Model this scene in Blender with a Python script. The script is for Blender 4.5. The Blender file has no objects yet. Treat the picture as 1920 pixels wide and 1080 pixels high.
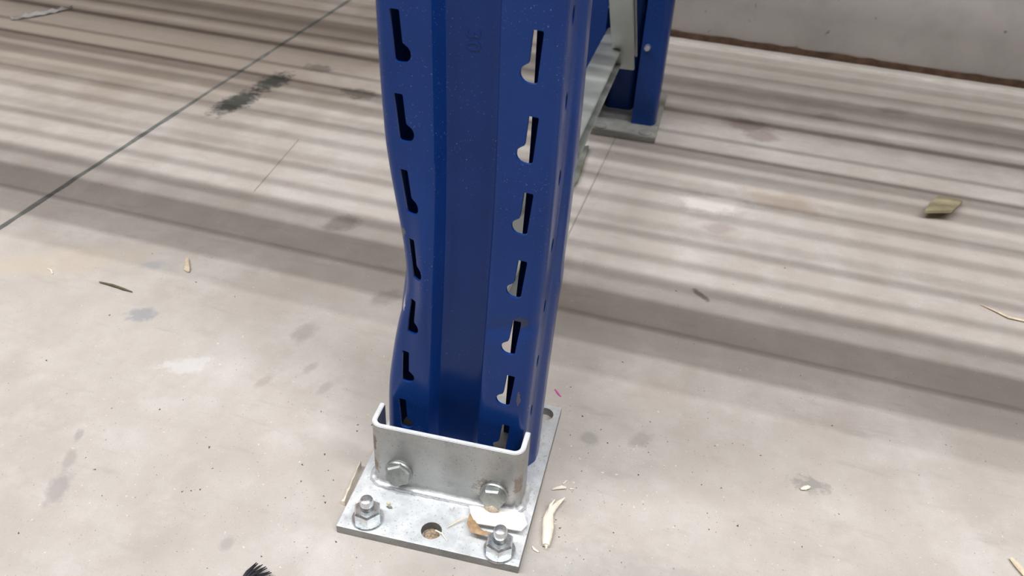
import bpy, bmesh, math, random
from mathutils import Vector, Matrix
random.seed(7)
scene = bpy.context.scene
C = scene.collection

# ------------------------------------------------------------------ camera
cam_d = bpy.data.cameras.new('camera'); cam = bpy.data.objects.new('camera', cam_d); C.objects.link(cam)
cam_d.sensor_width = 36.0; cam_d.lens = 1626.99 * 36.0 / 1920.0
cam_d.clip_start = 0.02; cam_d.clip_end = 60
r_ = Vector((0.95463505, 0.29395658, 0.04755462)); u_ = Vector((-0.20868647, 0.54651298, 0.81103238)); f_ = Vector((-0.21241909, 0.78416395, -0.58306521))
cpos = Vector((0.23022568, -0.37440388, 0.53199512))
cam.matrix_world = Matrix(((r_.x, u_.x, -f_.x, cpos.x), (r_.y, u_.y, -f_.y, cpos.y), (r_.z, u_.z, -f_.z, cpos.z), (0, 0, 0, 1)))
cam_d.dof.use_dof = True; cam_d.dof.focus_distance = 0.64; cam_d.dof.aperture_fstop = 13.0
scene.camera = cam

# ------------------------------------------------------------------ light
world = bpy.data.worlds.new('world'); scene.world = world; world.use_nodes = True
bgn = world.node_tree.nodes['Background']
bgn.inputs[0].default_value = (1.0, 0.975, 0.95, 1); bgn.inputs[1].default_value = 0.07
LIGHT_H = 7.5; LIGHT_Y = -1.62; LIGHT_DY = 0.27
for k in range(3):                                     # three tubes of the aisle's continuous lighting row
    ld = bpy.data.lights.new('aisle_tube', 'AREA'); ld.shape = 'RECTANGLE'; ld.size = 14.0; ld.size_y = 0.055
    ld.energy = (430.0, 680.0, 820.0)[k]; ld.color = (0.985, 0.99, 1.0)
    lo = bpy.data.objects.new('aisle_tube', ld); C.objects.link(lo)
    lo.location = (0.2, LIGHT_Y - k * LIGHT_DY, LIGHT_H); lo.rotation_euler = (0, 0, 0)
fill_d = bpy.data.lights.new('overhead_fill', 'AREA'); fill_d.shape = 'RECTANGLE'; fill_d.size = 12.0; fill_d.size_y = 5.0; fill_d.energy = 60.0; fill_d.color = (1.0, 0.99, 0.985)
so = bpy.data.objects.new('overhead_fill', fill_d); C.objects.link(so); so.location = (0.5, -2.2, 9.5)      # unseen soft fill light, added above the aisle
scene.view_settings.view_transform = 'Standard'; scene.view_settings.look = 'None'
scene.view_settings.exposure = -0.62; scene.view_settings.gamma = 1.0; scene.view_settings.use_curve_mapping = False

# ------------------------------------------------------------------ helpers
def tag(o, label=None, cat=None, group=None, kind=None):
    if label: o['label'] = label
    if cat: o['category'] = cat
    if group: o['group'] = group
    if kind: o['kind'] = kind
    return o
def link(name, me, mat, parent=None):
    o = bpy.data.objects.new(name, me); C.objects.link(o)
    if mat is not None:
        me.materials.clear(); me.materials.append(mat)
    if parent is not None:
        o.parent = parent
        if parent.type == 'EMPTY': o.matrix_parent_inverse = Matrix.Translation(-parent.location)
    return o
def smooth(me, ang=35):
    me.polygons.foreach_set('use_smooth', [True] * len(me.polygons))
    me.set_sharp_from_angle(angle=math.radians(ang))
def bm_mesh(bm, name, ang=35):
    bmesh.ops.recalc_face_normals(bm, faces=bm.faces)
    me = bpy.data.meshes.new(name); bm.to_mesh(me); bm.free(); smooth(me, ang); return me
def box_bm(x0, x1, y0, y1, z0, z1, bev=0.0, seg=2):
    bm = bmesh.new()
    bmesh.ops.create_cube(bm, size=1.0)
    for v in bm.verts:
        v.co = Vector((x0 + (v.co.x + .5) * (x1 - x0), y0 + (v.co.y + .5) * (y1 - y0), z0 + (v.co.z + .5) * (z1 - z0)))
    if bev > 0: bmesh.ops.bevel(bm, geom=bm.edges[:], offset=bev, segments=seg, affect='EDGES', profile=.6)
    return bm
def box(name, x0, x1, y0, y1, z0, z1, mat, parent=None, bev=0.0):
    return link(name, bm_mesh(box_bm(x0, x1, y0, y1, z0, z1, bev), name), mat, parent)
def prism_bm(poly, ax0, ax1, frame):
    """poly list of 2-D points, frame(p, q, h) -> Vector."""
    bm = bmesh.new()
    a = [bm.verts.new(frame(p[0], p[1], ax0)) for p in poly]; b = [bm.verts.new(frame(p[0], p[1], ax1)) for p in poly]
    n = len(poly)
    bm.faces.new(a); bm.faces.new(list(reversed(b)))
    for i in range(n): bm.faces.new((a[i], b[i], b[(i + 1) % n], a[(i + 1) % n]))
    bmesh.ops.recalc_face_normals(bm, faces=bm.faces)
    return bm
def lathe_bm(prof, n=24, bm=None, axis=None, org=Vector((0, 0, 0)), sides=None):
    """prof: (radius, height) pairs; axis Vector; sides list gives n-gon (hex) when n==6."""
    bm = bm or bmesh.new()
    axis = (axis or Vector((0, 0, 1))).normalized(); q = axis.to_track_quat('Z', 'Y').to_matrix()
    rings = []
    for r, h in prof:
        if r < 1e-6: rings.append([bm.verts.new(org + q @ Vector((0, 0, h)))]); continue
        rings.append([bm.verts.new(org + q @ Vector((r * math.cos(2 * math.pi * i / n + (sides or 0)), r * math.sin(2 * math.pi * i / n + (sides or 0)), h))) for i in range(n)])
    for A, B in zip(rings, rings[1:]):
        for i in range(n):
            j = (i + 1) % n
            if len(A) == 1 and len(B) == 1: continue
            if len(A) == 1: bm.faces.new((A[0], B[i], B[j]))
            elif len(B) == 1: bm.faces.new((A[i], B[0], A[j]))
            else: bm.faces.new((A[i], B[i], B[j], A[j]))
    return bm
def sweep_bm(pts, radii, n=8, flat=1.0, bm=None, up=Vector((0, 0, 1)), jit=0.0, twist=0.0):
    """tube along pts; radii per point; flat squeezes along 'up'."""
    bm = bm or bmesh.new(); pts = [Vector(p) for p in pts]; rings = []
    for i, p in enumerate(pts):
        t = (pts[min(i + 1, len(pts) - 1)] - pts[max(i - 1, 0)]).normalized()
        s = t.cross(up); s = s.normalized() if s.length > 1e-6 else Vector((1, 0, 0)); w = s.cross(t).normalized()
        ring = []
        for k in range(n):
            a = 2 * math.pi * k / n + twist * i
            rr = radii[i] * (1 + jit * (random.random() - .5))
            ring.append(bm.verts.new(p + s * (rr * math.cos(a)) + w * (rr * flat * math.sin(a))))
        rings.append(ring)
    for A, B in zip(rings, rings[1:]):
        for k in range(n): bm.faces.new((A[k], A[(k + 1) % n], B[(k + 1) % n], B[k]))
    bm.faces.new(list(reversed(rings[0]))); bm.faces.new(rings[-1])
    return bm
def boolean(me, cutter_bm, name):
    """difference of a mesh with a cutter bmesh, returned as a new mesh."""
    a = bpy.data.objects.new('work', me); C.objects.link(a)
    cm = bpy.data.meshes.new('cut'); cutter_bm.to_mesh(cm); cutter_bm.free()
    b = bpy.data.objects.new('cut', cm); C.objects.link(b)
    m = a.modifiers.new('b', 'BOOLEAN'); m.operation = 'DIFFERENCE'; m.object = b; m.solver = 'EXACT'
    dg = bpy.context.evaluated_depsgraph_get()
    out = bpy.data.meshes.new_from_object(a.evaluated_get(dg)); out.name = name
    bpy.data.objects.remove(a); bpy.data.objects.remove(b)
    return out
def sstep(t):
    t = max(0.0, min(1.0, t)); return t * t * (3 - 2 * t)
def interp(tab, x):
    if x <= tab[0][0]: return tab[0][1]
    for (a, va), (b, vb) in zip(tab, tab[1:]):
        if x <= b: return va + (vb - va) * sstep((x - a) / (b - a)) if False else va + (vb - va) * (x - a) / (b - a)
    return tab[-1][1]

# ------------------------------------------------------------------ materials
class NT:
    def __init__(s, name):
        s.m = bpy.data.materials.new(name); s.m.use_nodes = True; s.t = s.m.node_tree; s.n = s.t.nodes; s.bsdf = s.n['Principled BSDF']
        s.co = s.n.new('ShaderNodeTexCoord')
    def lk(s, a, b): s.t.links.new(a, b)
    def noise(s, scale, detail=4, rough=.55, vec=None, dist=0.0):
        n = s.n.new('ShaderNodeTexNoise'); n.inputs['Scale'].default_value = scale; n.inputs['Detail'].default_value = detail
        n.inputs['Roughness'].default_value = rough; n.inputs['Distortion'].default_value = dist
        s.lk(vec or s.co.outputs['Object'], n.inputs['Vector']); return n.outputs[0]
    def ramp(s, fac, stops):
        r = s.n.new('ShaderNodeValToRGB'); e = r.color_ramp.elements
        e[0].position, e[0].color = stops[0][0], c4(stops[0][1]); e[1].position, e[1].color = stops[-1][0], c4(stops[-1][1])
        for p, col in stops[1:-1]:
            q = e.new(p); q.color = c4(col)
        s.lk(fac, r.inputs[0]); return r.outputs[0]
    def mix(s, fac, a, b, mode='MIX'):
        m = s.n.new('ShaderNodeMix'); m.data_type = 'RGBA'; m.blend_type = mode
        for sock, v in ((m.inputs[0], fac), (m.inputs[6], a), (m.inputs[7], b)):
            if hasattr(v, 'is_linked'): s.lk(v, sock)
            else: sock.default_value = c4(v) if sock.type == 'RGBA' else v
        return m.outputs[2]
    def math(s, op, a, b=0.0):
        m = s.n.new('ShaderNodeMath'); m.operation = op
        for i, v in enumerate((a, b)):
            if hasattr(v, 'is_linked'): s.lk(v, m.inputs[i])
            else: m.inputs[i].default_value = v
        return m.outputs[0]
    def mapping(s, scale=(1, 1, 1), loc=(0, 0, 0), rot=(0, 0, 0), kind='POINT'):
        m = s.n.new('ShaderNodeMapping'); m.vector_type = kind
        m.inputs['Scale'].default_value = scale; m.inputs['Location'].default_value = loc; m.inputs['Rotation'].default_value = rot
        s.lk(s.co.outputs['Object'], m.inputs[0]); return m.outputs[0]
    def vlen(s, v):
        m = s.n.new('ShaderNodeVectorMath'); m.operation = 'LENGTH'; s.lk(v, m.inputs[0]); return m.outputs[1]
    def blob(s, loc, rad, rot=0.0, edge=.35, nscale=60, namp=.9, nd=3):
        """soft, noisy patch mask (0..1) around a place on the surface."""
        v = s.mapping(scale=rad, loc=loc, rot=(0, 0, rot), kind='TEXTURE')
        d = s.vlen(v); nz = s.noise(nscale, nd, .65)
        d2 = s.math('ADD', d, s.math('MULTIPLY', s.math('SUBTRACT', nz, .5), namp * 2))
        r = s.n.new('ShaderNodeMapRange'); r.inputs[1].default_value = 1.0; r.inputs[2].default_value = 1.0 - edge
        r.inputs[3].default_value = 0; r.inputs[4].default_value = 1; s.lk(d2, r.inputs[0]); return r.outputs[0]
    def bump(s, h, strength=.2, dist=.001):
        b = s.n.new('ShaderNodeBump'); b.inputs['Strength'].default_value = strength; b.inputs['Distance'].default_value = dist
        s.lk(h, b.inputs['Height']); s.lk(b.outputs[0], s.bsdf.inputs['Normal'])
    def set(s, **k):
        for a, v in k.items():
            sock = s.bsdf.inputs[a.replace('_', ' ')]
            if hasattr(v, 'is_linked'): s.lk(v, sock)
            else: sock.default_value = c4(v) if sock.type == 'RGBA' else v
        return s.m
def c4(c):
    return (*c, 1.0) if len(c) == 3 else c

def mat_floor():
    s = NT('concrete_floor')
    base = s.ramp(s.noise(5.5, 6, .6), [(.3, (.50, .455, .41)), (.5, (.565, .525, .485)), (.72, (.63, .595, .56))])
    base = s.mix(s.ramp(s.noise(26, 6, .65), [(.35, (.45,) * 3), (.65, (0,) * 3)]), base, (.44, .40, .355))
    base = s.mix(s.ramp(s.noise(13, 7, .7, s.mapping(loc=(4, 2, 0))), [(.40, (0,) * 3), (.66, (.42,) * 3)]), base, (.42, .365, .325))
    base = s.mix(s.ramp(s.noise(9, 7, .7, s.mapping(loc=(1, 7, 0))), [(.52, (0,) * 3), (.70, (.5,) * 3)]), base, (.68, .65, .62))
    # rubbed marks running diagonally
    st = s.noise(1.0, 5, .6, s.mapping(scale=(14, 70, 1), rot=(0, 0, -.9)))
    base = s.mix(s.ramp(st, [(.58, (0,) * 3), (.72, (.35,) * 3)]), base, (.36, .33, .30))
    # fine grain and dark specks
    base = s.mix(s.ramp(s.noise(900, 3, .6), [(.35, (.16,) * 3), (.65, (0,) * 3)]), base, (.3, .27, .24))
    base = s.mix(s.ramp(s.noise(420, 2, .5), [(.69, (0,) * 3), (.73, (.55,) * 3)]), base, (.2, .18, .16))
    base = s.mix(s.ramp(s.noise(300, 2, .5, s.mapping(loc=(3, 1, 2))), [(.70, (0,) * 3), (.75, (.5,) * 3)]), base, (.8, .78, .74))
    B = [ # x, y, rx, ry, rot, colour, strength, noise scale, noise amp
        (-.75, .88, .70, .44, .1, (.29, .235, .185), .72, 8, .45),
        (-.472, .640, .026, .062, -.13, (.05, .055, .048), .95, 85, .75),
        (-.462, .725, .026, .045, -.13, (.055, .06, .052), .9, 85, .85),
        (-.425, .80, .03, .018, 0, (.10, .09, .08), .6, 90, .9),
        (-.325, .735, .035, .022, 0, (.14, .12, .10), .7, 70, .8),
        (-.289, .169, .018, .013, .4, (.30, .31, .32), .75, 120, .9),
        (-.206, .120, .026, .014, .6, (.68, .67, .66), .5, 90, 1.1),
        (-.185, .392, .026, .020, .7, (.20, .17, .15), .6, 60, .6),
        (-.213, -.038, .010, .020, .4, (.33, .30, .29), .7, 110, .6),
        (-.226, -.010, .006, .014, .4, (.34, .31, .29), .6, 120, .6),
        (-.237, .015, .004, .009, .4, (.34, .31, .29), .6, 140, .5),
        (-.065, -.040, .006, .008, 0, (.36, .33, .32), .6, 120, .4),
        (.239, .855, .040, .028, .05, (.27, .21, .19), .75, 60, .45),
        (.262, .825, .030, .020, .1, (.30, .235, .21), .65, 60, .5),
        (.232, .545, .022, .016, .3, (.25, .20, .18), .35, 60, .6),
        (.228, .40, .016, .005, -.75, (.15, .125, .115), .8, 120, .5),
        (.30, .64, .07, .03, .0, (.44, .33, .25), .5, 40, .8),
        (.215, .60, .045, .03, .2, (.78, .74, .69), .6, 40, .9),
        (.45, 1.0, .03, .016, .2, (.27, .23, .20), .6, 70, .7),
        (.355, .935, .03, .016, .2, (.29, .24, .21), .5, 70, .7),
        (.163, .155, .010, .010, 0, (.30, .28, .26), .6, 120, .5),
        (.205, .168, .009, .015, -.6, (.33, .30, .28), .5, 120, .6),
        (.345, .165, .018, .010, .1, (.22, .215, .20), .55, 140, 1.1),
        (.17, .02, .10, .025, .25, (.36, .34, .31), .35, 50, 1.0),
        (.24, .03, .11, .018, .2, (.34, .31, .29), .35, 60, 1.0),
        (-.33, .245, .014, .010, 0, (.36, .38, .40), .5, 120, .8),
        (-.42, .22, .10, .03, .5, (.58, .49, .36), .35, 30, .8),
        (-.13, .20, .012, .020, -.25, (.32, .28, .25), .5, 90, .6),
        (-.10, .155, .006, .012, -.25, (.36, .32, .29), .5, 120, .5),
        (-.075, .135, .006, .012, -.25, (.36, .32, .29), .5, 120, .5),
        (-.13, .125, .006, .014, -.25, (.36, .32, .29), .5, 120, .5),
        (-.08, .28, .014, .022, -.6, (.30, .26, .24), .55, 90, .6),
        (.11, .02, .07, .16, .0, (.40, .37, .34), .30, 30, .9),
        (-.02, .09, .05, .10, .0, (.40, .37, .34), .30, 30, .9),
        (.3, 1.08, .6, .12, .0, (.42, .39, .33), .4, 10, .8),
    ]
    for x, y, rx, ry, rot, col, k, ns, na in B:
        msk = s.math('MULTIPLY', s.blob((x, y, 0), (rx, ry, 1), rot, .5, ns, na), k)
        base = s.mix(msk, base, col)
    # lime bloom along the foot of the wall
    sep = s.n.new('ShaderNodeSeparateXYZ'); s.lk(s.co.outputs['Object'], sep.inputs[0])
    yy = s.math('ADD', sep.outputs[1], s.math('MULTIPLY', s.math('SUBTRACT', s.noise(9, 5, .6), .5), .07))
    base = s.mix(s.ramp(yy, [(.0, (0,) * 3), (1.0, (0,) * 3)]) if False else s.math('MULTIPLY', s.math('GREATER_THAN', yy, 1.165), .4), base, (.74, .72, .67))
    s.bump(s.math('ADD', s.noise(350, 4, .6), s.math('MULTIPLY', s.noise(60, 4), .8)), .25, .0008)
    return s.set(Base_Color=base, Roughness=s.ramp(s.noise(14, 5), [(.3, (.5,) * 3), (.7, (.75,) * 3)]), Specular_IOR_Level=.35)
def mat_wall():
    s = NT('painted_concrete_wall')
    b = s.ramp(s.noise(3.0, 5), [(.3, (.43, .40, .378)), (.7, (.52, .49, .468))])
    b = s.mix(s.ramp(s.noise(11, 6, .6), [(.5, (0,) * 3), (.7, (.35,) * 3)]), b, (.29, .285, .27))
    b = s.mix(s.ramp(s.noise(60, 3), [(.70, (0,) * 3), (.76, (.7,) * 3)]), b, (.14, .12, .11))
    s.bump(s.noise(90, 4), .12, .001)
    return s.set(Base_Color=b, Roughness=.55)
def mat_simple(name, col, rough=.6, metal=0.0, var=.18, scale=80, spec=.5, bump=0.0):
    s = NT(name)
    d = tuple(c * (1 - var) for c in col); l = tuple(min(1, c * (1 + var)) for c in col)
    b = s.ramp(s.noise(scale, 5, .6), [(.3, d), (.7, l)])
    if bump: s.bump(s.noise(scale * 1.5, 4), bump, .001)
    return s.set(Base_Color=b, Roughness=rough, Metallic=metal, Specular_IOR_Level=spec)
def mat_blue():
    s = NT('blue_powder_coat')
    b = s.ramp(s.noise(18, 4), [(.3, (.0045, .033, .175)), (.7, (.0062, .040, .205))])
    dust = s.ramp(s.noise(1300, 1, .5), [(.745, (0,) * 3), (.77, (.55,) * 3)])
    b = s.mix(s.math('MULTIPLY', dust, s.ramp(s.noise(22, 3), [(.42, (0,) * 3), (.6, (1,) * 3)])), b, (.62, .62, .60))
    rg = s.ramp(s.noise(40, 4), [(.3, (.19,) * 3), (.7, (.27,) * 3)])
    # chips and scuffs of the knock (places on the post)
    def spot(p, r, col, k=1.0, na=.8, ns=260):
        nonlocal b
        v = s.mapping(scale=r, loc=p, kind='TEXTURE'); d = s.vlen(v)
        d2 = s.math('ADD', d, s.math('MULTIPLY', s.math('SUBTRACT', s.noise(ns, 3, .6), .5), na * 2))
        b = s.mix(s.math('MULTIPLY', s.math('LESS_THAN', d2, .8), k), b, col)
    for p, r, col, k in SPOTS: spot(p, r, col, k)
    s.bump(s.noise(500, 2), .04, .0005)
    return s.set(Base_Color=b, Roughness=rg, Specular_IOR_Level=.22, Coat_Weight=0.0, Coat_Roughness=.12)
def mat_galv(name, lo, hi, rough=(.38, .55), metal=.75, dirt=.35, sc=45, rust=()):
    s = NT(name)
    b = s.ramp(s.noise(sc, 6, .62), [(.3, lo), (.7, hi)])
    b = s.mix(s.ramp(s.noise(sc * 1.6, 6, .7, s.mapping(loc=(2, 5, 1))), [(.58, (0,) * 3), (.72, (dirt,) * 3)]), b, tuple(c * .35 for c in lo))
    b = s.mix(s.ramp(s.noise(700, 2, .5), [(.64, (0,) * 3), (.7, (dirt * 1.3,) * 3)]), b, (.10, .095, .09))
    for p, r, col, k in rust:
        d = s.vlen(s.mapping(scale=r, loc=p, kind='TEXTURE')); d2 = s.math('ADD', d, s.math('MULTIPLY', s.math('SUBTRACT', s.noise(240, 4, .65), .5), 2.2))
        b = s.mix(s.math('MULTIPLY', s.math('LESS_THAN', d2, .75), k), b, col)
    rr = s.ramp(s.noise(sc * 2, 5), [(.3, (rough[0],) * 3), (.7, (rough[1],) * 3)])
    s.bump(s.noise(260, 4), .12, .0006)
    return s.set(Base_Color=b, Roughness=rr, Metallic=metal)
SPOTS = [((.0135, .072, .103), (.004, .01, .0022), (.62, .60, .55), .9), ((.030, .07, .182), (.003, .012, .0045), (.36, .33, .29), .9),
         ((.032, .07, .170), (.0015, .012, .010), (.55, .54, .52), .8), ((.117, .068, .175), (.005, .01, .006), (.05, .055, .06), .7),
         ((.119, .072, .105), (.002, .01, .008), (.12, .11, .10), .7), ((.033, .07, .228), (.004, .01, .004), (.15, .14, .13), .7),
         ((.091, .066, .31), (.0012, .01, .0012), (.75, .65, .55), 1.0), ((.127, .075, .09), (.002, .01, .010), (.45, .48, .55), .5),
         ((.0185, .07, .196), (.0012, .012, .0018), (.6, .58, .5), .9)]
M_floor = mat_floor(); M_wall = mat_wall(); M_blue = mat_blue()
M_plate = mat_galv('galvanised_plate', (.56, .585, .60), (.80, .82, .83), (.45, .62), .3, .34, 60)
M_bracket = mat_galv('galvanised_bracket', (.33, .33, .32), (.47, .47, .46), (.32, .46), .8, .42, 34,
                     rust=[((.0160, .0440, .026), (.005, .02, .009), (.24, .13, .07), .55), ((.0150, .0440, .050), (.004, .02, .010), (.10, .07, .06), .7), ((.1275, .0520, .036), (.0035, .02, .012), (.22, .13, .08), .5), ((.108, .050, .026), (.016, .02, .014), (.16, .13, .11), .5)])
M_rim_lit = mat_galv('cut_rim_painted_lit', (.74, .76, .77), (.9, .91, .92), (.4, .55), .25, .2, 90)  # top light on the bracket's cut rim, painted in as brighter metal
M_edge = mat_galv('sheared_plate_edge', (.22, .22, .215), (.36, .36, .35), (.45, .6), .6, .35, 70)
M_sawdust = mat_simple('brown_sawdust', (.34, .26, .18), .9, 0, .5, 500, .2, .6)
M_sawdust2 = mat_simple('tan_sawdust', (.55, .47, .36), .9, 0, .3, 500, .2, .6)
M_zinc = mat_galv('zinc_bolt', (.58, .62, .64), (.80, .82, .83), (.22, .4), .9, .2, 160)
M_olddzinc = mat_galv('dull_zinc_bolt', (.27, .285, .275), (.42, .44, .42), (.38, .55), .7, .35, 140)
M_brace = mat_galv('galvanised_brace', (.40, .43, .42), (.54, .57, .55), (.42, .58), .65, .12, 14)
M_rearplate = mat_galv('dull_footplate', (.34, .34, .31), (.46, .46, .43), (.5, .7), .5, .35, 40)
M_strip = mat_simple('grey_green_steel', (.24, .26, .22), .55, .3, .12, 40)
M_joint = mat_simple('joint_sealant', (.16, .165, .155), .75, 0, .25, 60)
M_hair = mat_simple('hairline_filler', (.36, .33, .29), .8, 0, .15, 60)
M_rust = mat_simple('rusty_brown_gap', (.14, .085, .055), .9, 0, .4, 50)
M_wood = mat_simple('pale_splintered_wood', (.72, .60, .44), .8, 0, .22, 220, .3, .3)
M_wood2 = mat_simple('cream_wood', (.86, .79, .66), .8, 0, .12, 160, .3, .3)
M_paper = mat_simple('white_veneer', (.93, .90, .86), .75, 0, .05, 120, .3)
M_bark = mat_simple('brown_bark', (.42, .28, .16), .8, 0, .35, 180, .3, .3)
M_flake = mat_simple('olive_brown_flake', (.40, .35, .22), .7, 0, .2, 60, .3, .2)
M_dark = mat_simple('dark_twig', (.12, .10, .06), .8, 0, .3, 120)
M_black = mat_simple('black_plastic', (.012, .012, .018), .45, 0, .2, 100)
M_film = mat_simple('clear_white_film', (.74, .74, .72), .35, 0, .15, 40)
M_orange = mat_simple('orange_beam_paint', (.75, .20, .03), .4, 0, .06, 20)
M_wire = mat_simple('galvanised_wire', (.5, .52, .53), .4, .8, .1, 60)
M_house = mat_simple('white_fixture', (.8, .8, .8), .5, 0, .05, 10)
M_weld = mat_galv('galvanised_weld', (.62, .64, .66), (.86, .87, .88), (.35, .5), .6, .35, 120)
M_pink = mat_simple('pink_plastic', (.75, .12, .42), .5, 0, .1, 50)

# ------------------------------------------------------------------ setting
floor = tag(box('floor', -4, 4, -3.2, 1.1896, -.12, 0, M_floor), 'bare concrete warehouse floor with stains, scuffs and shadow stripes', 'floor', kind='structure')
def jstrip(x0, y0, x1, y1, w, name='joint_sealant'):
    bm = bmesh.new(); n = 90; d = Vector((x1 - x0, y1 - y0, 0)); s = Vector((-d.y, d.x, 0)).normalized(); rows = []
    for i in range(n + 1):
        p = Vector((x0, y0, 0)) + d * (i / n); a = w * (.5 + .3 * (random.random() - .5)); b = w * (.5 + .3 * (random.random() - .5))
        rows.append([bm.verts.new(p + s * a + Vector((0, 0, -.001))), bm.verts.new(p + s * a * .8 + Vector((0, 0, .0005))), bm.verts.new(p - s * b * .8 + Vector((0, 0, .0005))), bm.verts.new(p - s * b + Vector((0, 0, -.001)))])
    for A, B in zip(rows, rows[1:]):
        for k in range(3): bm.faces.new((A[k], A[k + 1], B[k + 1], B[k]))
    return link(name, bm_mesh(bm, name), M_joint if name == 'joint_sealant' else M_hair, floor)
jstrip(-.527, -.6, -.528, 1.185, .0075); jstrip(.0665, .36, .066, .735, .0022, 'hairline_joint'); jstrip(-.315, .42, -.333, .565, .0016, 'hairline_joint')
wall = tag(box('wall_back', -4, 4, 1.190, 1.40, .011, 1.9, M_wall), 'smooth grey concrete wall behind the rack', 'wall', kind='structure')
bm = bmesh.new(); n = 160; rows = []
for i in range(n + 1):
    x = -1.6 + 3.4 * i / n; e = .002 * random.random()
    rows.append([bm.verts.new((x, 1.1905 - e - .001, 0)), bm.verts.new((x, 1.1885 - e, .010 + .003 * random.random())), bm.verts.new((x, 1.20, .012)), bm.verts.new((x, 1.20, 0))])
for A, B in zip(rows, rows[1:]):
    for k in range(4): bm.faces.new((A[k], A[(k + 1) % 4], B[(k + 1) % 4], B[k]))
tag(link('trim_1', bm_mesh(bm, 'trim_1'), M_rust), 'brown rusty strip along the foot of the grey wall', 'trim', kind='structure')

# ------------------------------------------------------------------ rack frame
T = 0.0078; PR = 0.0697; W = .13915; D = .17103; PX = W / 2; PY = .08
frame = bpy.data.objects.new('rack_frame', None); C.objects.link(frame); frame.location = (.07, .08, 0); frame.empty_display_size = .05
tag(frame, 'blue steel pallet rack frame with dented front post and bolted foot plates', 'rack frame')
ROT = Matrix.Translation((PX, PY, 0)) @ Matrix.Rotation(PR, 4, 'Z') @ Matrix.Translation((-PX, -PY, 0))
def pl(x, y, z=0): return ROT @ Vector((x, y, z))
half = [(0, .0125), (.0135, .0125), (.0160, .0118), (.0172, .0098), (.0190, .0028), (.0200, .0007), (.0217, 0), (.0475, 0), (.0505, .0006), (.0530, .0021), (.0548, .0046), (.0555, .0075),
        (.0556, .0240), (.0558, .0256), (.0594, .0325), (.0599, .0345), (.0599, .0420), (.0587, .050), (.0567, .0545), (.0540, .0572), (.0510, .058), (.0256, .058)]
def dens(poly, step):
    out = [poly[0]]
    for a, b in zip(poly, poly[1:]):
        L = math.hypot(b[0] - a[0], b[1] - a[1]); k = max(1, int(math.ceil(L / step)))
        for i in range(1, k + 1): out.append((a[0] + (b[0] - a[0]) * i / k, a[1] + (b[1] - a[1]) * i / k))
    return out
hp = dens(half, .0032); prof = [(-u, d) for u, d in reversed(hp[1:])] + hp
def offset(poly, t):
    out = []
    for i, p in enumerate(poly):
        a = poly[max(0, i - 1)]; b = poly[min(len(poly) - 1, i + 1)]
        dx, dy = b[0] - a[0], b[1] - a[1]; L = math.hypot(dx, dy); out.append((p[0] - dy / L * t, p[1] + dx / L * t))
    return out
ZT = .37512
def post_mesh(name):
    inn = offset(prof, .0020); n = len(prof)
    zs = [T]; 
    while zs[-1] < .5: zs.append(zs[-1] + .0042)
    zs += [.62, .85, 1.1, 1.5, 2.0, 2.7]
    bm = bmesh.new(); O = [[bm.verts.new((u, d, z)) for u, d in prof] for z in zs]; I = [[bm.verts.new((u, d, z)) for u, d in inn] for z in zs]
    for r in range(len(zs) - 1):
        for k in range(n - 1):
            bm.faces.new((O[r][k], O[r][k + 1], O[r + 1][k + 1], O[r + 1][k])); bm.faces.new((I[r][k], I[r + 1][k], I[r + 1][k + 1], I[r][k + 1]))
        for k in (0, n - 1): bm.faces.new((O[r][k], O[r + 1][k], I[r + 1][k], I[r][k]))
    for r in (0, len(zs) - 1):
        for k in range(n - 1): bm.faces.new((O[r][k], O[r][k + 1], I[r][k + 1], I[r][k]))
    bmesh.ops.recalc_face_normals(bm, faces=bm.faces)
    me = bpy.data.meshes.new(name); bm.to_mesh(me); bm.free()
    cut = bmesh.new()
    def add(poly, h0, h1, fr):
        b = prism_bm(poly, h0, h1, fr); tmp = bpy.data.meshes.new('t'); b.to_mesh(tmp); b.free(); cut.from_mesh(tmp); bpy.data.meshes.remove(tmp)
    slot = [(.0441, -.0008), (.0435, 0), (.0386, 0), (.0380, -.0008), (.0368, -.0178), (.0364, -.0190), (.0352, -.0197)]
    for i in range(9):                                   # round lobe
        a = math.radians(115 + i * 17.5); slot.append((.0374 + .0056 * math.cos(a), -.0250 + .0056 * math.sin(a)))
    slot += [(.0388, -.0307), (.0412, -.0304), (.0421, -.0292)]
    for k in range(-2, 7):
        z0 = ZT - .05 * k
        for sgn in (1, -1):
            add([(sgn * u - (.0008 if sgn < 0 else 0), z0 + q) for u, q in slot], -.006, .0075, lambda p, q, h: Vector((p, h, q)))
            zc = .3805 - .05 * k; el = [(.0165 + .0024 * math.cos(2 * math.pi * i / 12), zc + .0056 * math.sin(2 * math.pi * i / 12)) for i in range(12)]
            add(el, .0500, .0575, lambda p, q, h, s=sgn: Vector((s * h, p, q)))
    bmesh.ops.recalc_face_normals(cut, faces=cut.faces)
    out = boolean(me, cut, name)
    return out
S_TAB = [(.05, 0), (.075, .0004), (.092, .0014), (.109, .0035), (.131, .0065), (.152, .0102), (.167, .0140), (.180, .0165), (.196, .0162), (.217, .0138), (.241, .0093), (.268, .0045), (.290, .0016), (.32, .0003), (.35, 0)]
BOW = [(0, -.0016), (.07, -.0014), (.12, -.0006), (.17, .0004), (.215, .0010), (.256, .0015), (.304, .0011), (.35, -.0001), (.39, -.0011), (.5, -.002), (2.8, -.003)]
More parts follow.
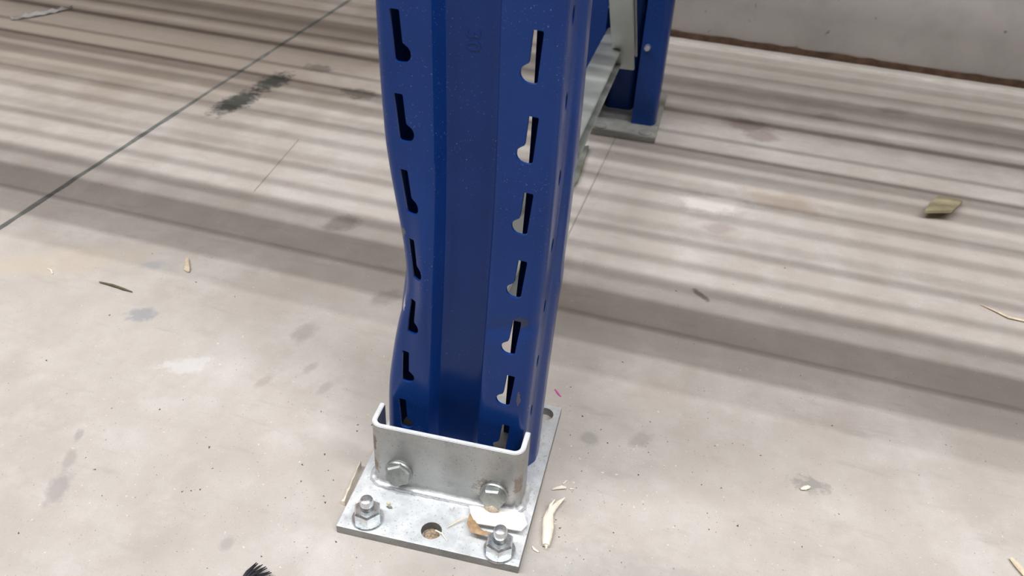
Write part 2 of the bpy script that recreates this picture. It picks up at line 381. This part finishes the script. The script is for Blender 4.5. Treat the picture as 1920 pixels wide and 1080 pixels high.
def deform(co):
    u, d, z = co
    s = sum(interp(S_TAB, z + o) for o in (-.006, 0, .006)) / 3
    b = sum(interp(BOW, z + o) for o in (-.02, 0, .02)) / 3
    if s > 0 and u < -.012:
        q = s / .0165; dn = max(0.0, 1 - d / .058)
        a = .0156 * q * min(1.0, (-.012 - u) / .0436) ** 1.4
        front = 1 - sstep((d - .004) / .010)
        dd = q * (-.0078 * math.exp(-((u + .0295) / .0105) ** 2) * front + .0008 * sstep((-.0460 - u) / .0085) * sstep(dn))
        u, d = u + (a - .36 * dd) * (.2 + .8 * sstep(dn)), d + dd
    if u > .02:                                            # slight wrinkle on the sound side
        d += .0014 * math.exp(-((z - .168 - (u - .04) * .3) / .006) ** 2) * (1 if d < .01 else .2)
        if d > .03: u += .0007 * math.exp(-((z - .185) / .012) ** 2)
    zz = min(z, .5)
    return Vector((.0693 + u + .02089 * z + b, .0740 + d - .02369 * z, z))
pm = post_mesh('post'); rear_me = pm.copy()
for v in pm.vertices: v.co = deform(v.co)
smooth(pm, 38); smooth(rear_me, 38)
post = link('post', pm, M_blue, frame); post['label'] = 'dented blue front post with keyhole slots'
# stamped number in the groove
fc = bpy.data.curves.new('stamp', 'FONT'); fc.body = '30'; fc.size = .0125; fc.extrude = .00022; fc.bevel_depth = .00012; fc.space_character = 1.15
fo = bpy.data.objects.new('stamp', fc); C.objects.link(fo)
dg = bpy.context.evaluated_depsgraph_get(); sm = bpy.data.meshes.new_from_object(fo.evaluated_get(dg)); bpy.data.objects.remove(fo)
for v in sm.vertices:
    x, y, z = v.co; v.co = deform(Vector((.0002 + y - .0042, .0125 - z, .3660 - x * .95)))
sm.name = 'stamped_number'; smooth(sm); link('stamped_number', sm, M_blue, post)

# front foot plate with its bracket, weld and bolts
bm = box_bm(0, W, 0, D, 0, T, .0009, 2); me = bpy.data.meshes.new('footplate'); bm.to_mesh(me); bm.free()
cut = bmesh.new()
for x, y in ((.0694, .0143), (.126, .1585), (.0135, .1585)): lathe_bm([(0, -.01), (.0078, -.01), (.0078, .02), (0, .02)], 28, cut, org=Vector((x, y, 0)))
bmesh.ops.recalc_face_normals(cut, faces=cut.faces)
me = boolean(me, cut, 'footplate'); me.transform(ROT); smooth(me)
plate = link('footplate', me, M_plate, frame); me.materials.append(M_edge)
for p in me.polygons:
    if abs(p.normal.z) < .3: p.material_index = 1
bx0, bx1, by0, by1, bh, bt, br = .0109, .1286, .0476, .0728, .0696, .0038, .0085
def upath(o):
    r = br - o; pts = [(bx0 + o, by1)]
    for i in range(9):
        a = math.pi + i * math.pi / 16; pts.append((bx0 + br + r * math.cos(a), by0 + br + r * math.sin(a)))
    for i in range(9):
        a = 1.5 * math.pi + i * math.pi / 16; pts.append((bx1 - br + r * math.cos(a), by0 + br + r * math.sin(a)))
    pts.append((bx1 - o, by1)); return pts
bm = prism_bm(upath(0) + list(reversed(upath(bt))), T, bh, lambda p, q, h: pl(p, q, h))
bmesh.ops.bevel(bm, geom=[e for e in bm.edges if e.calc_face_angle(0) > 1.2], offset=.0005, segments=2, affect='EDGES')
bracket = link('bracket', bm_mesh(bm, 'bracket', 30), M_bracket, plate); bracket.data.materials.append(M_rim_lit)
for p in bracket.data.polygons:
    if p.normal.z > .6: p.material_index = 1  # up-facing faces get the painted-in top light
bracket['label'] = 'brushed galvanised upright bracket'
bm = bmesh.new(); wp = []
src = upath(-.0008)
for (x, y) in dens(src, .0028): wp.append(pl(x, y, T + .0006))
sweep_bm(wp, [.0036 * (1 + .25 * math.sin(i * 1.7) * random.random()) for i in range(len(wp))], 8, .75, bm, jit=.15)
link('weld_bead', bm_mesh(bm, 'weld_bead', 60), M_weld, plate)
nrm = (pl(0, 0) - pl(0, 1)).normalized()
for bxp, bz, tilt, a0, mt in ((.0332, .0262, .16, .35, M_olddzinc), (.1085, .0245, .05, .1, M_olddzinc)):
    ax = (nrm + Vector((tilt, 0, .22 if tilt > .1 else .05))).normalized(); o = pl(bxp, by0, bz)
    bm = lathe_bm([(0, -.002), (.0104, -.002), (.0110, .0010), (.0104, .0022), (0, .0022)], 24, axis=nrm, org=o)
    lathe_bm([(0, .001), (.0102, .001), (.0102, .0066), (.0090, .0082), (0, .0086)], 6, bm, ax, o, a0)
    lathe_bm([(0, -.046), (.0045, -.046), (.0045, 0), (0, 0)], 14, bm, nrm, o)
    lathe_bm([(0, -.0395), (.0085, -.0395), (.0095, -.0385), (.0095, -.0335), (.0085, -.0325), (0, -.0325)], 6, bm, nrm, o, .3)
    link('hex_bolt', bm_mesh(bm, 'hex_bolt', 25), mt, plate)
def anchor(p, a0, h):
    e = bpy.data.meshes.new('stud')
    bm = lathe_bm([(0, -.03), (.0052, -.03), (.0052, .0118)] + [(.0052 - .0007 * (i % 2), .0118 + i * .0008) for i in range(1, 6)] + [(.0050, h - .0062), (.0050, h - .0026), (.0044, h - .0010), (.0028, h - .0002), (0, h)], 20, org=p)
    st = link('anchor_stud', bm_mesh(bm, 'anchor_stud', 40), M_zinc, frame)
    bm = lathe_bm([(0, 0), (.0120, 0), (.0122, .0008), (.0116, .0018), (.0060, .0020), (0, .0020)], 30, org=p); link('washer', bm_mesh(bm, 'washer'), M_zinc, st)
    bm = lathe_bm([(0, .0018), (.0106, .0018), (.0106, .0104), (.0094, .0119), (.0060, .0120), (0, .0118)], 6, org=p, sides=a0); link('hex_nut', bm_mesh(bm, 'hex_nut', 22), M_zinc, st)
anchor(pl(.0203, .0125, T), -1.15, .0225); anchor(pl(.1222, .0105, T), -1.36, .0245)

# rear post and foot plate: the same parts turned round
RC = Vector((.0545, .776, 0)); RR = .049
rear = link('post', rear_me, M_blue, frame); rear['label'] = 'shaded blue rear post seen from its open back'
rear.matrix_basis = Matrix.Translation((.0545 - .058 * math.sin(RR), .776 + .058 * math.cos(RR), 0)) @ Matrix.Rotation(math.pi + RR, 4, 'Z')
RM = Matrix.Translation((.0515, .737, 0)) @ Matrix.Rotation(RR, 4, 'Z')
bm = box_bm(-.0695, .0695, 0, .171, 0, T, .0012, 2); bm.transform(RM)
rplate = link('footplate', bm_mesh(bm, 'footplate'), M_rearplate, frame)
def upath2(o):
    return [(-p + .0695, .171 - q) for p, q in upath(o)]
bm = prism_bm(upath2(0) + list(reversed(upath2(bt))), T, bh, lambda p, q, h: RM @ Vector((p, q, h)))
link('bracket', bm_mesh(bm, 'bracket', 30), M_rearplate, rplate)
for x, y in ((.054, .0135), (-.010, .0135)):
    bm = lathe_bm([(0, 0), (.009, 0), (.009, .0016), (.0075, .0022), (0, .0022)], 24, org=RM @ Vector((x, y, T))); link('hole_cap', bm_mesh(bm, 'hole_cap'), M_rearplate, rplate)
bm = lathe_bm([(0, -.012), (.0042, -.012), (.0042, .0065), (.0032, .008), (0, .008)], 14, axis=Vector((0, -1, .1)), org=Vector((.0885, .7745, .1215))); link('frame_bolt', bm_mesh(bm, 'frame_bolt'), M_zinc, frame)

# braces: lipped channels open to the right
def channel(name, A, B, xdir, w, dpt, t, lab, lip=.005):
    A, B = Vector(A), Vector(B); ax = (B - A).normalized(); xd = (xdir - ax * xdir.dot(ax)).normalized(); nd = xd.cross(ax).normalized()
    if nd.z < 0: nd = -nd
    o = [(w, -lip), (w, 0), (0, 0), (0, -dpt), (w, -dpt), (w, -dpt + lip)]
    i = [(w - t, -dpt + lip), (w - t, -dpt + t), (t, -dpt + t), (t, -t), (w - t, -t), (w - t, -lip)]
    L = (B - A).length
    bm = prism_bm(o + i, 0, L, lambda p, q, h: A + ax * h + xd * p + nd * q)
    bmesh.ops.bevel(bm, geom=[e for e in bm.edges if abs((e.verts[0].co - e.verts[1].co).normalized().dot(ax)) > .99], offset=.0009, segments=2, affect='EDGES')
    ob = link(name, bm_mesh(bm, name, 30), M_brace, frame); ob['label'] = lab; return ob
XD = Vector((1, .05, 0))
channel('horizontal_brace', (.0530, .118, .130), (.0265, .805, .130), XD, .031, .029, .0025, 'galvanised horizontal brace', .0026)
channel('diagonal_brace', (.0475, .772, .110), (.0395, .150, .964), XD, .029, .026, .0025, 'galvanised diagonal brace')

# ------------------------------------------------------------------ rack level above (casts the striped shade)
def beam(y0, y1, z0, z1, x0, x1, lab):
    e = bpy.data.objects.new('rack_beam', None); C.objects.link(e); e.location = ((x0 + x1) / 2, (y0 + y1) / 2, z0); tag(e, lab, 'beam', 'rack beams above')
    link('profile', bm_mesh(box_bm(x0, x1, y0, y1, z0, z1, .004), 'profile'), M_orange, e)
    for xe in (x0, x1):
        link('end_connector', bm_mesh(box_bm(xe - .03, xe + .03, y0 - .004, y0, z0 - .05, z1 + .05, .0008), 'end_connector'), M_orange, e)
LEVELS = ((1.0, 'lower', ((.104, .012), (.205, .015), (.300, .024), (.352, .008), (.418, .012), (.505, .022), (.570, .009), (.650, .016))),
          (2.3, 'upper', ((.060, .020), (.125, .032), (.190, .020), (.50, .03), (.66, .03), (.80, .03))))
for ZB, lev, slats in LEVELS:
    for x0, x1, side in ((-2.75, -.045, 'left'), (.19, 2.9, 'right')):
        beam(-.0105 - (.02 if ZB > 2 else 0), .0385 - (.02 if ZB > 2 else 0), ZB, ZB + .11, x0, x1, 'orange front beam of the %s level over the %s bay, above the view' % (lev, side))
        beam(.86, .91, ZB, ZB + .11, x0, x1, 'orange rear beam of the %s level over the %s bay, above the view' % (lev, side))
        dk = bpy.data.objects.new('shelf_deck', None); C.objects.link(dk); dk.location = ((x0 + x1) / 2, .45, ZB + .11)
        tag(dk, 'galvanised %s shelf deck of long slats over the %s bay, above the view' % (lev, side), 'shelf deck', 'shelf decks above')
        for y, w in slats:
            link('slat', bm_mesh(box_bm(x0, x1, y - w / 2, y + w / 2, ZB + .11, ZB + .116), 'slat'), M_wire, dk)
        for k in range(4):
            xx = x0 + .3 + k * (x1 - x0 - .6) / 3
            link('deck_support', bm_mesh(box_bm(xx - .015, xx + .015, .04, .86, ZB + .098, ZB + .11), 'deck_support'), M_wire, dk)

# ------------------------------------------------------------------ litter
def centre(me):
    n = len(me.vertices); c = Vector((sum(v.co.x for v in me.vertices) / n, sum(v.co.y for v in me.vertices) / n, min(v.co.z for v in me.vertices)))
    me.transform(Matrix.Translation(-c)); return c
def litter(name, bm, mat, lab, cat, group=None, ang=50):
    me = bm_mesh(bm, name, ang); c = centre(me); o = link(name, me, mat); o.location = c; return tag(o, lab, cat, group)
def splinter(pts, radii, flat=.5, n=8, jit=.3, bm=None): return sweep_bm(pts, radii, n, flat, bm, jit=jit, twist=.05)
def plate_poly(pts, t):
    bm = bmesh.new(); a = [bm.verts.new(Vector(p)) for p in pts]; b = [bm.verts.new(Vector(p) + Vector((0, 0, t))) for p in pts]; n = len(pts)
    bm.faces.new(a); bm.faces.new(list(reversed(b)))
    for i in range(n): bm.faces.new((a[i], b[i], b[(i + 1) % n], a[(i + 1) % n]))
    bmesh.ops.triangulate(bm, faces=[f for f in bm.faces if len(f.verts) > 4]); return bm
sp = splinter([(.1575, .0335, .0030), (.1562, .041, .0036), (.1545, .049, .0040), (.1527, .057, .0036), (.1522, .063, .0030), (.1530, .069, .0030), (.1560, .0755, .0036), (.1595, .081, .0044)],
              [.0030, .0040, .0041, .0039, .0030, .0032, .0020, .0005], .75, 9, .25)
splinter([(.1520, .062, .0045), (.1512, .069, .0058), (.1530, .0745, .0070)], [.0014, .0012, .0004], .6, 6, .2, sp)
splinter([(.1575, .035, .0035), (.1583, .0305, .0030)], [.0016, .0003], .7, 6, .2, sp)
litter('wood_splinter', sp, M_wood2, 'large pale wood splinter with frayed end on floor right of the foot plate', 'wood splinter')
litter('wood_chip', splinter([(.1475, .0885, .0012), (.1500, .0905, .0016), (.1545, .0930, .0018), (.1575, .0942, .0012)], [.0004, .0013, .0019, .0011], .7), M_wood2, 'small cream wood chip above the large splinter', 'wood chip', 'wood chips on the floor')
litter('wood_chip', splinter([(.1605, .0945, .0008), (.1640, .0952, .0008)], [.0008, .0004], .7), M_wood2, 'tiny cream chip right of the small wood chip', 'wood chip', 'wood chips on the floor')
litter('wood_chip', splinter([(.1540, .0975, .0008), (.1560, .1010, .0010), (.1568, .1020, .0010)], [.0004, .0006, .0003], .7), M_wood2, 'thin curled shaving just above the small wood chip', 'wood chip', 'wood chips on the floor')
litter('wood_shaving', splinter([(.1475, .0310, .0008), (.1500, .0285, .0016), (.1535, .0275, .0010)], [.0003, .0009, .0006], .5), M_wood2, 'thin pale shaving against the right edge of the foot plate', 'wood shaving')
litter('wood_chip', splinter([(.3380, .1565, .0014), (.3410, .1580, .0020), (.3440, .1605, .0018), (.3455, .162, .0012)], [.0010, .0020, .0017, .0006], .7), M_wood2, 'lone cream wood chip on open floor at lower right', 'wood chip', 'wood chips on the floor')
litter('wood_stick', splinter([(.4935, .1390, .0018), (.4975, .1325, .0020), (.5040, .1220, .0020)], [.0014, .0020, .0018], .8), M_wood, 'pale wood stick at the lower right corner of the view', 'wood stick')
litter('twig', splinter([(-.3605, .1990, .0012), (-.345, .1985, .0016), (-.330, .1970, .0016), (-.3200, .1965, .0010)], [.0008, .0016, .0015, .0006], .7), M_dark, 'thin dark olive twig lying on the floor at left', 'twig')
litter('wood_chip', splinter([(-.3035, .2665, .0015), (-.2985, .2590, .0022), (-.2915, .2490, .0022), (-.2880, .2460, .0012)], [.0018, .0026, .0030, .0010], .6), M_wood, 'tan wood chip on the floor right of the dark twig', 'wood chip', 'wood chips on the floor')
litter('wood_shaving', splinter([(-.4260, .2010, .0008), (-.4190, .1990, .0012), (-.4140, .1950, .0008)], [.0003, .0009, .0005], .6), M_wood2, 'thin cream shaving on the floor left of the dark twig', 'wood shaving')
bm = bmesh.new(); g = []
for i in range(11):
    t = i / 10; x = -.0058 + .0045 * t; row = []
    y = .0600 - .040 * t; wl = .0014 + .0008 * math.sin(i * 2.1) * .5
    for dx, z in ((-wl, .0), (-wl, .0040 + .001 * random.random()), (wl * .6, .0085 - .003 * t), (wl * .6, 0)): row.append(bm.verts.new((x + dx + .0012, y, z)))
    g.append(row)
for A, B in zip(g, g[1:]):
    for k in range(4): bm.faces.new((A[k], A[(k + 1) % 4], B[(k + 1) % 4], B[k]))
bm.faces.new(g[0]); bm.faces.new(list(reversed(g[-1])))
for v in bm.verts: v.co = v.co + Vector((-.0005, 0, 0))
litter('wood_sliver', bm, M_wood2, 'long tan wood sliver standing along the left edge of the foot plate', 'wood sliver')
litter('wood_flake', plate_poly([(.4675, .6600, .009), (.4990, .6680, .012), (.5090, .690, .009), (.5200, .7200, .002), (.4920, .7260, .0005), (.4780, .695, .004)], .004), M_flake, 'olive brown wood flake with upturned edge on the floor at right', 'wood flake')
litter('straw', splinter([(.5150, .4900, .0010), (.5260, .4840, .0016), (.5400, .4745, .0020), (.5620, .4740, .0016), (.580, .471, .001)], [.0005, .0012, .0017, .0016, .001], .5), M_wood, 'pale straw strand on the floor at the right edge', 'straw')
bm = bmesh.new(); rows = []
for i in range(13):
    t = i / 12; p = Vector((-.990 + .050 * t, .780 + .092 * t, 0)); w = .006 * math.sin(math.pi * min(1, t * .93 + .07)) + .0012; s = Vector((.88, -.47, 0))
    rows.append([bm.verts.new(p + s * (w * q) + Vector((0, 0, .0008 + .008 * abs(math.sin(i * 1.3 + j)) * (.4 + .6 * (j == 1))))) for j, q in enumerate((-1, 0, 1))])
for A, B in zip(rows, rows[1:]):
    for k in range(2): bm.faces.new((A[k], A[k + 1], B[k + 1], B[k]))
bmesh.ops.solidify(bm, geom=bm.faces[:], thickness=.0006)
litter('plastic_film', bm, M_film, 'crumpled strip of whitish plastic film on the floor at upper left', 'plastic film')
bm = bmesh.new()
for i in range(9):
    a = -.55 + i * .14; b0 = Vector((-.0345 + .0012 * (i - 4) * .3, -.0640, .002)); L = .017 + .006 * random.random()
    e = b0 + Vector((math.sin(a * .55 + .50) * L, math.cos(a * .55 + .50) * L, .002 + .003 * random.random())); m_ = (b0 + e) / 2 + Vector((0, 0, .002))
    sweep_bm([b0, m_, e], [.0012, .0012, .0004], 6, .8, bm)
sweep_bm([(-.055, -.0800, .0022), (-.045, -.0720, .0024), (-.0345, -.0640, .0024)], [.0022, .0026, .0030], 8, .8, bm)
bm.transform(Matrix.Translation((-.0015, -.0045, 0)))
litter('frayed_strap', bm, M_black, 'black frayed strap end at the bottom edge of the view', 'strap')
litter('plastic_shred', splinter([(.1195, .2040, .0006), (.1240, .1990, .001), (.1270, .1965, .0006)], [.0005, .0009, .0006], .6, 6), M_pink, 'tiny pink plastic shred right of the blue post', 'plastic shred')
# on the front foot plate
def tp(x, y, z): return tuple(Vector((x, y, T + z)))
bm = bmesh.new(); outl = [(.0935, .0425), (.1180, .0485), (.1350, .0490), (.1405, .0400), (.1385, .0310), (.1320, .0300), (.1210, .0290), (.1040, .0265), (.0985, .0330)]
bm = plate_poly([tp(x, y, .0006 + (.0055 if y < .034 else .003)) for x, y in outl], .0009)
litter('wood_veneer', bm, M_paper, 'white flat veneer scrap on the foot plate behind the right anchor', 'wood veneer')
litter('bark_curl', splinter([tp(.0975, .0350, .0045), tp(.1010, .0270, .0060), tp(.1065, .0205, .0070), tp(.1125, .0185, .0085), tp(.1185, .0190, .0100)], [.0010, .0036, .0038, .0022, .0010], .45, 8, .2), M_bark, 'brown curled bark strip leaning on the right anchor nut', 'bark')
litter('straw', splinter([tp(.0840, .0200, .0010), tp(.0900, .0270, .0030), tp(.0975, .0345, .0045)], [.0003, .0007, .0005], .6, 6), M_wood, 'thin straw fibre between the plate hole and the bark curl', 'straw')
litter('straw', splinter([tp(.0770, .0150, .0012), tp(.0830, .0130, .0022), tp(.0885, .0090, .0008)], [.0005, .0006, .0002], .6, 6), M_wood2, 'fine pale fibre lying out of the open plate hole', 'straw')
def lump(c, r, n, mat, name, lab, cat):
    bm = bmesh.new(); bmesh.ops.create_icosphere(bm, subdivisions=2, radius=1)
    for v in bm.verts:
        k = 1 + .35 * (random.random() - .5); v.co = Vector((c[0] + v.co.x * r[0] * k, c[1] + v.co.y * r[1] * k, c[2] + v.co.z * r[2] * k))
    return litter(name, bm, mat, lab, cat, ang=70)
h = pl(.0694, .0143, 0); lump((h.x, h.y, .0014), (.0064, .0064, .0014), 2, M_sawdust, 'sawdust_plug', 'tan sawdust filling the open hole of the foot plate', 'sawdust')
q = pl(.1085, by0 - .0068, .0150); lump((q.x, q.y, q.z), (.0062, .0034, .0050), 2, M_sawdust2, 'sawdust_lump', 'tan sawdust caked under the right bolt head', 'sawdust')
q = pl(.0305, .0295, T); lump((q.x, q.y, q.z + .001), (.0016, .0012, .0012), 2, M_wood, 'wood_crumb', 'tiny tan crumb beside the left anchor nut', 'crumb')
q = pl(.0325, .0262, T); lump((q.x, q.y, q.z + .0012), (.0024, .0010, .0012), 2, M_strip, 'green_crumb', 'tiny grey green crumb beside the left anchor nut', 'crumb')
# loose steel strip behind the post
litter('steel_strip', plate_poly([(.004, .575, .0002), (.044, .566, .0002), (.0478, .588, .0002), (.0390, .688, .0002), (.030, .680, .0002), (-.004, .690, .0002)], .006), M_strip, 'grey green steel strip lying on the floor behind the front post', 'steel strip')

def crumbs(name, count, mat, lab, spots, rmin, rmax):
    bm = bmesh.new(); k = 0
    while k < count:
        cx, cy, sx, sy = random.choice(spots); x = random.gauss(cx, sx); y = random.gauss(cy, sy)
        if y > 1.17: continue
        lp = ROT.inverted() @ Vector((x, y, 0))
        if -.012 < lp.x < W + .004 and -.004 < lp.y < D + .004: continue
        r = rmin + (rmax - rmin) * random.random() ** 3; a = random.random() * 6.28; e = 1 + 1.6 * random.random()
        vs = [bm.verts.new((x + r * e * math.cos(a), y + r * e * math.sin(a), 0)), bm.verts.new((x + r * math.cos(a + 2), y + r * math.sin(a + 2), 0)),
              bm.verts.new((x + r * math.cos(a + 4.2), y + r * math.sin(a + 4.2), 0)), bm.verts.new((x, y, r * .7))]
        for f in ((0, 1, 3), (1, 2, 3), (2, 0, 3)): bm.faces.new([vs[i] for i in f])
        k += 1
    me = bm_mesh(bm, name); o = link(name, me, mat); tag(o, lab, 'grit', kind='stuff')
near = [(.16, .08, .05, .06), (.0, .06, .06, .08), (.2, .15, .18, .12), (-.25, .1, .3, .2), (.35, .2, .3, .2), (.1, .0, .2, .06)]
crumbs('dark_grit', 420, M_dark, 'dark grit specks scattered over the concrete floor', near, .0003, .0011)
crumbs('sawdust_specks', 220, M_wood2, 'pale sawdust specks scattered over the floor around the foot plate', near, .0003, .0010)
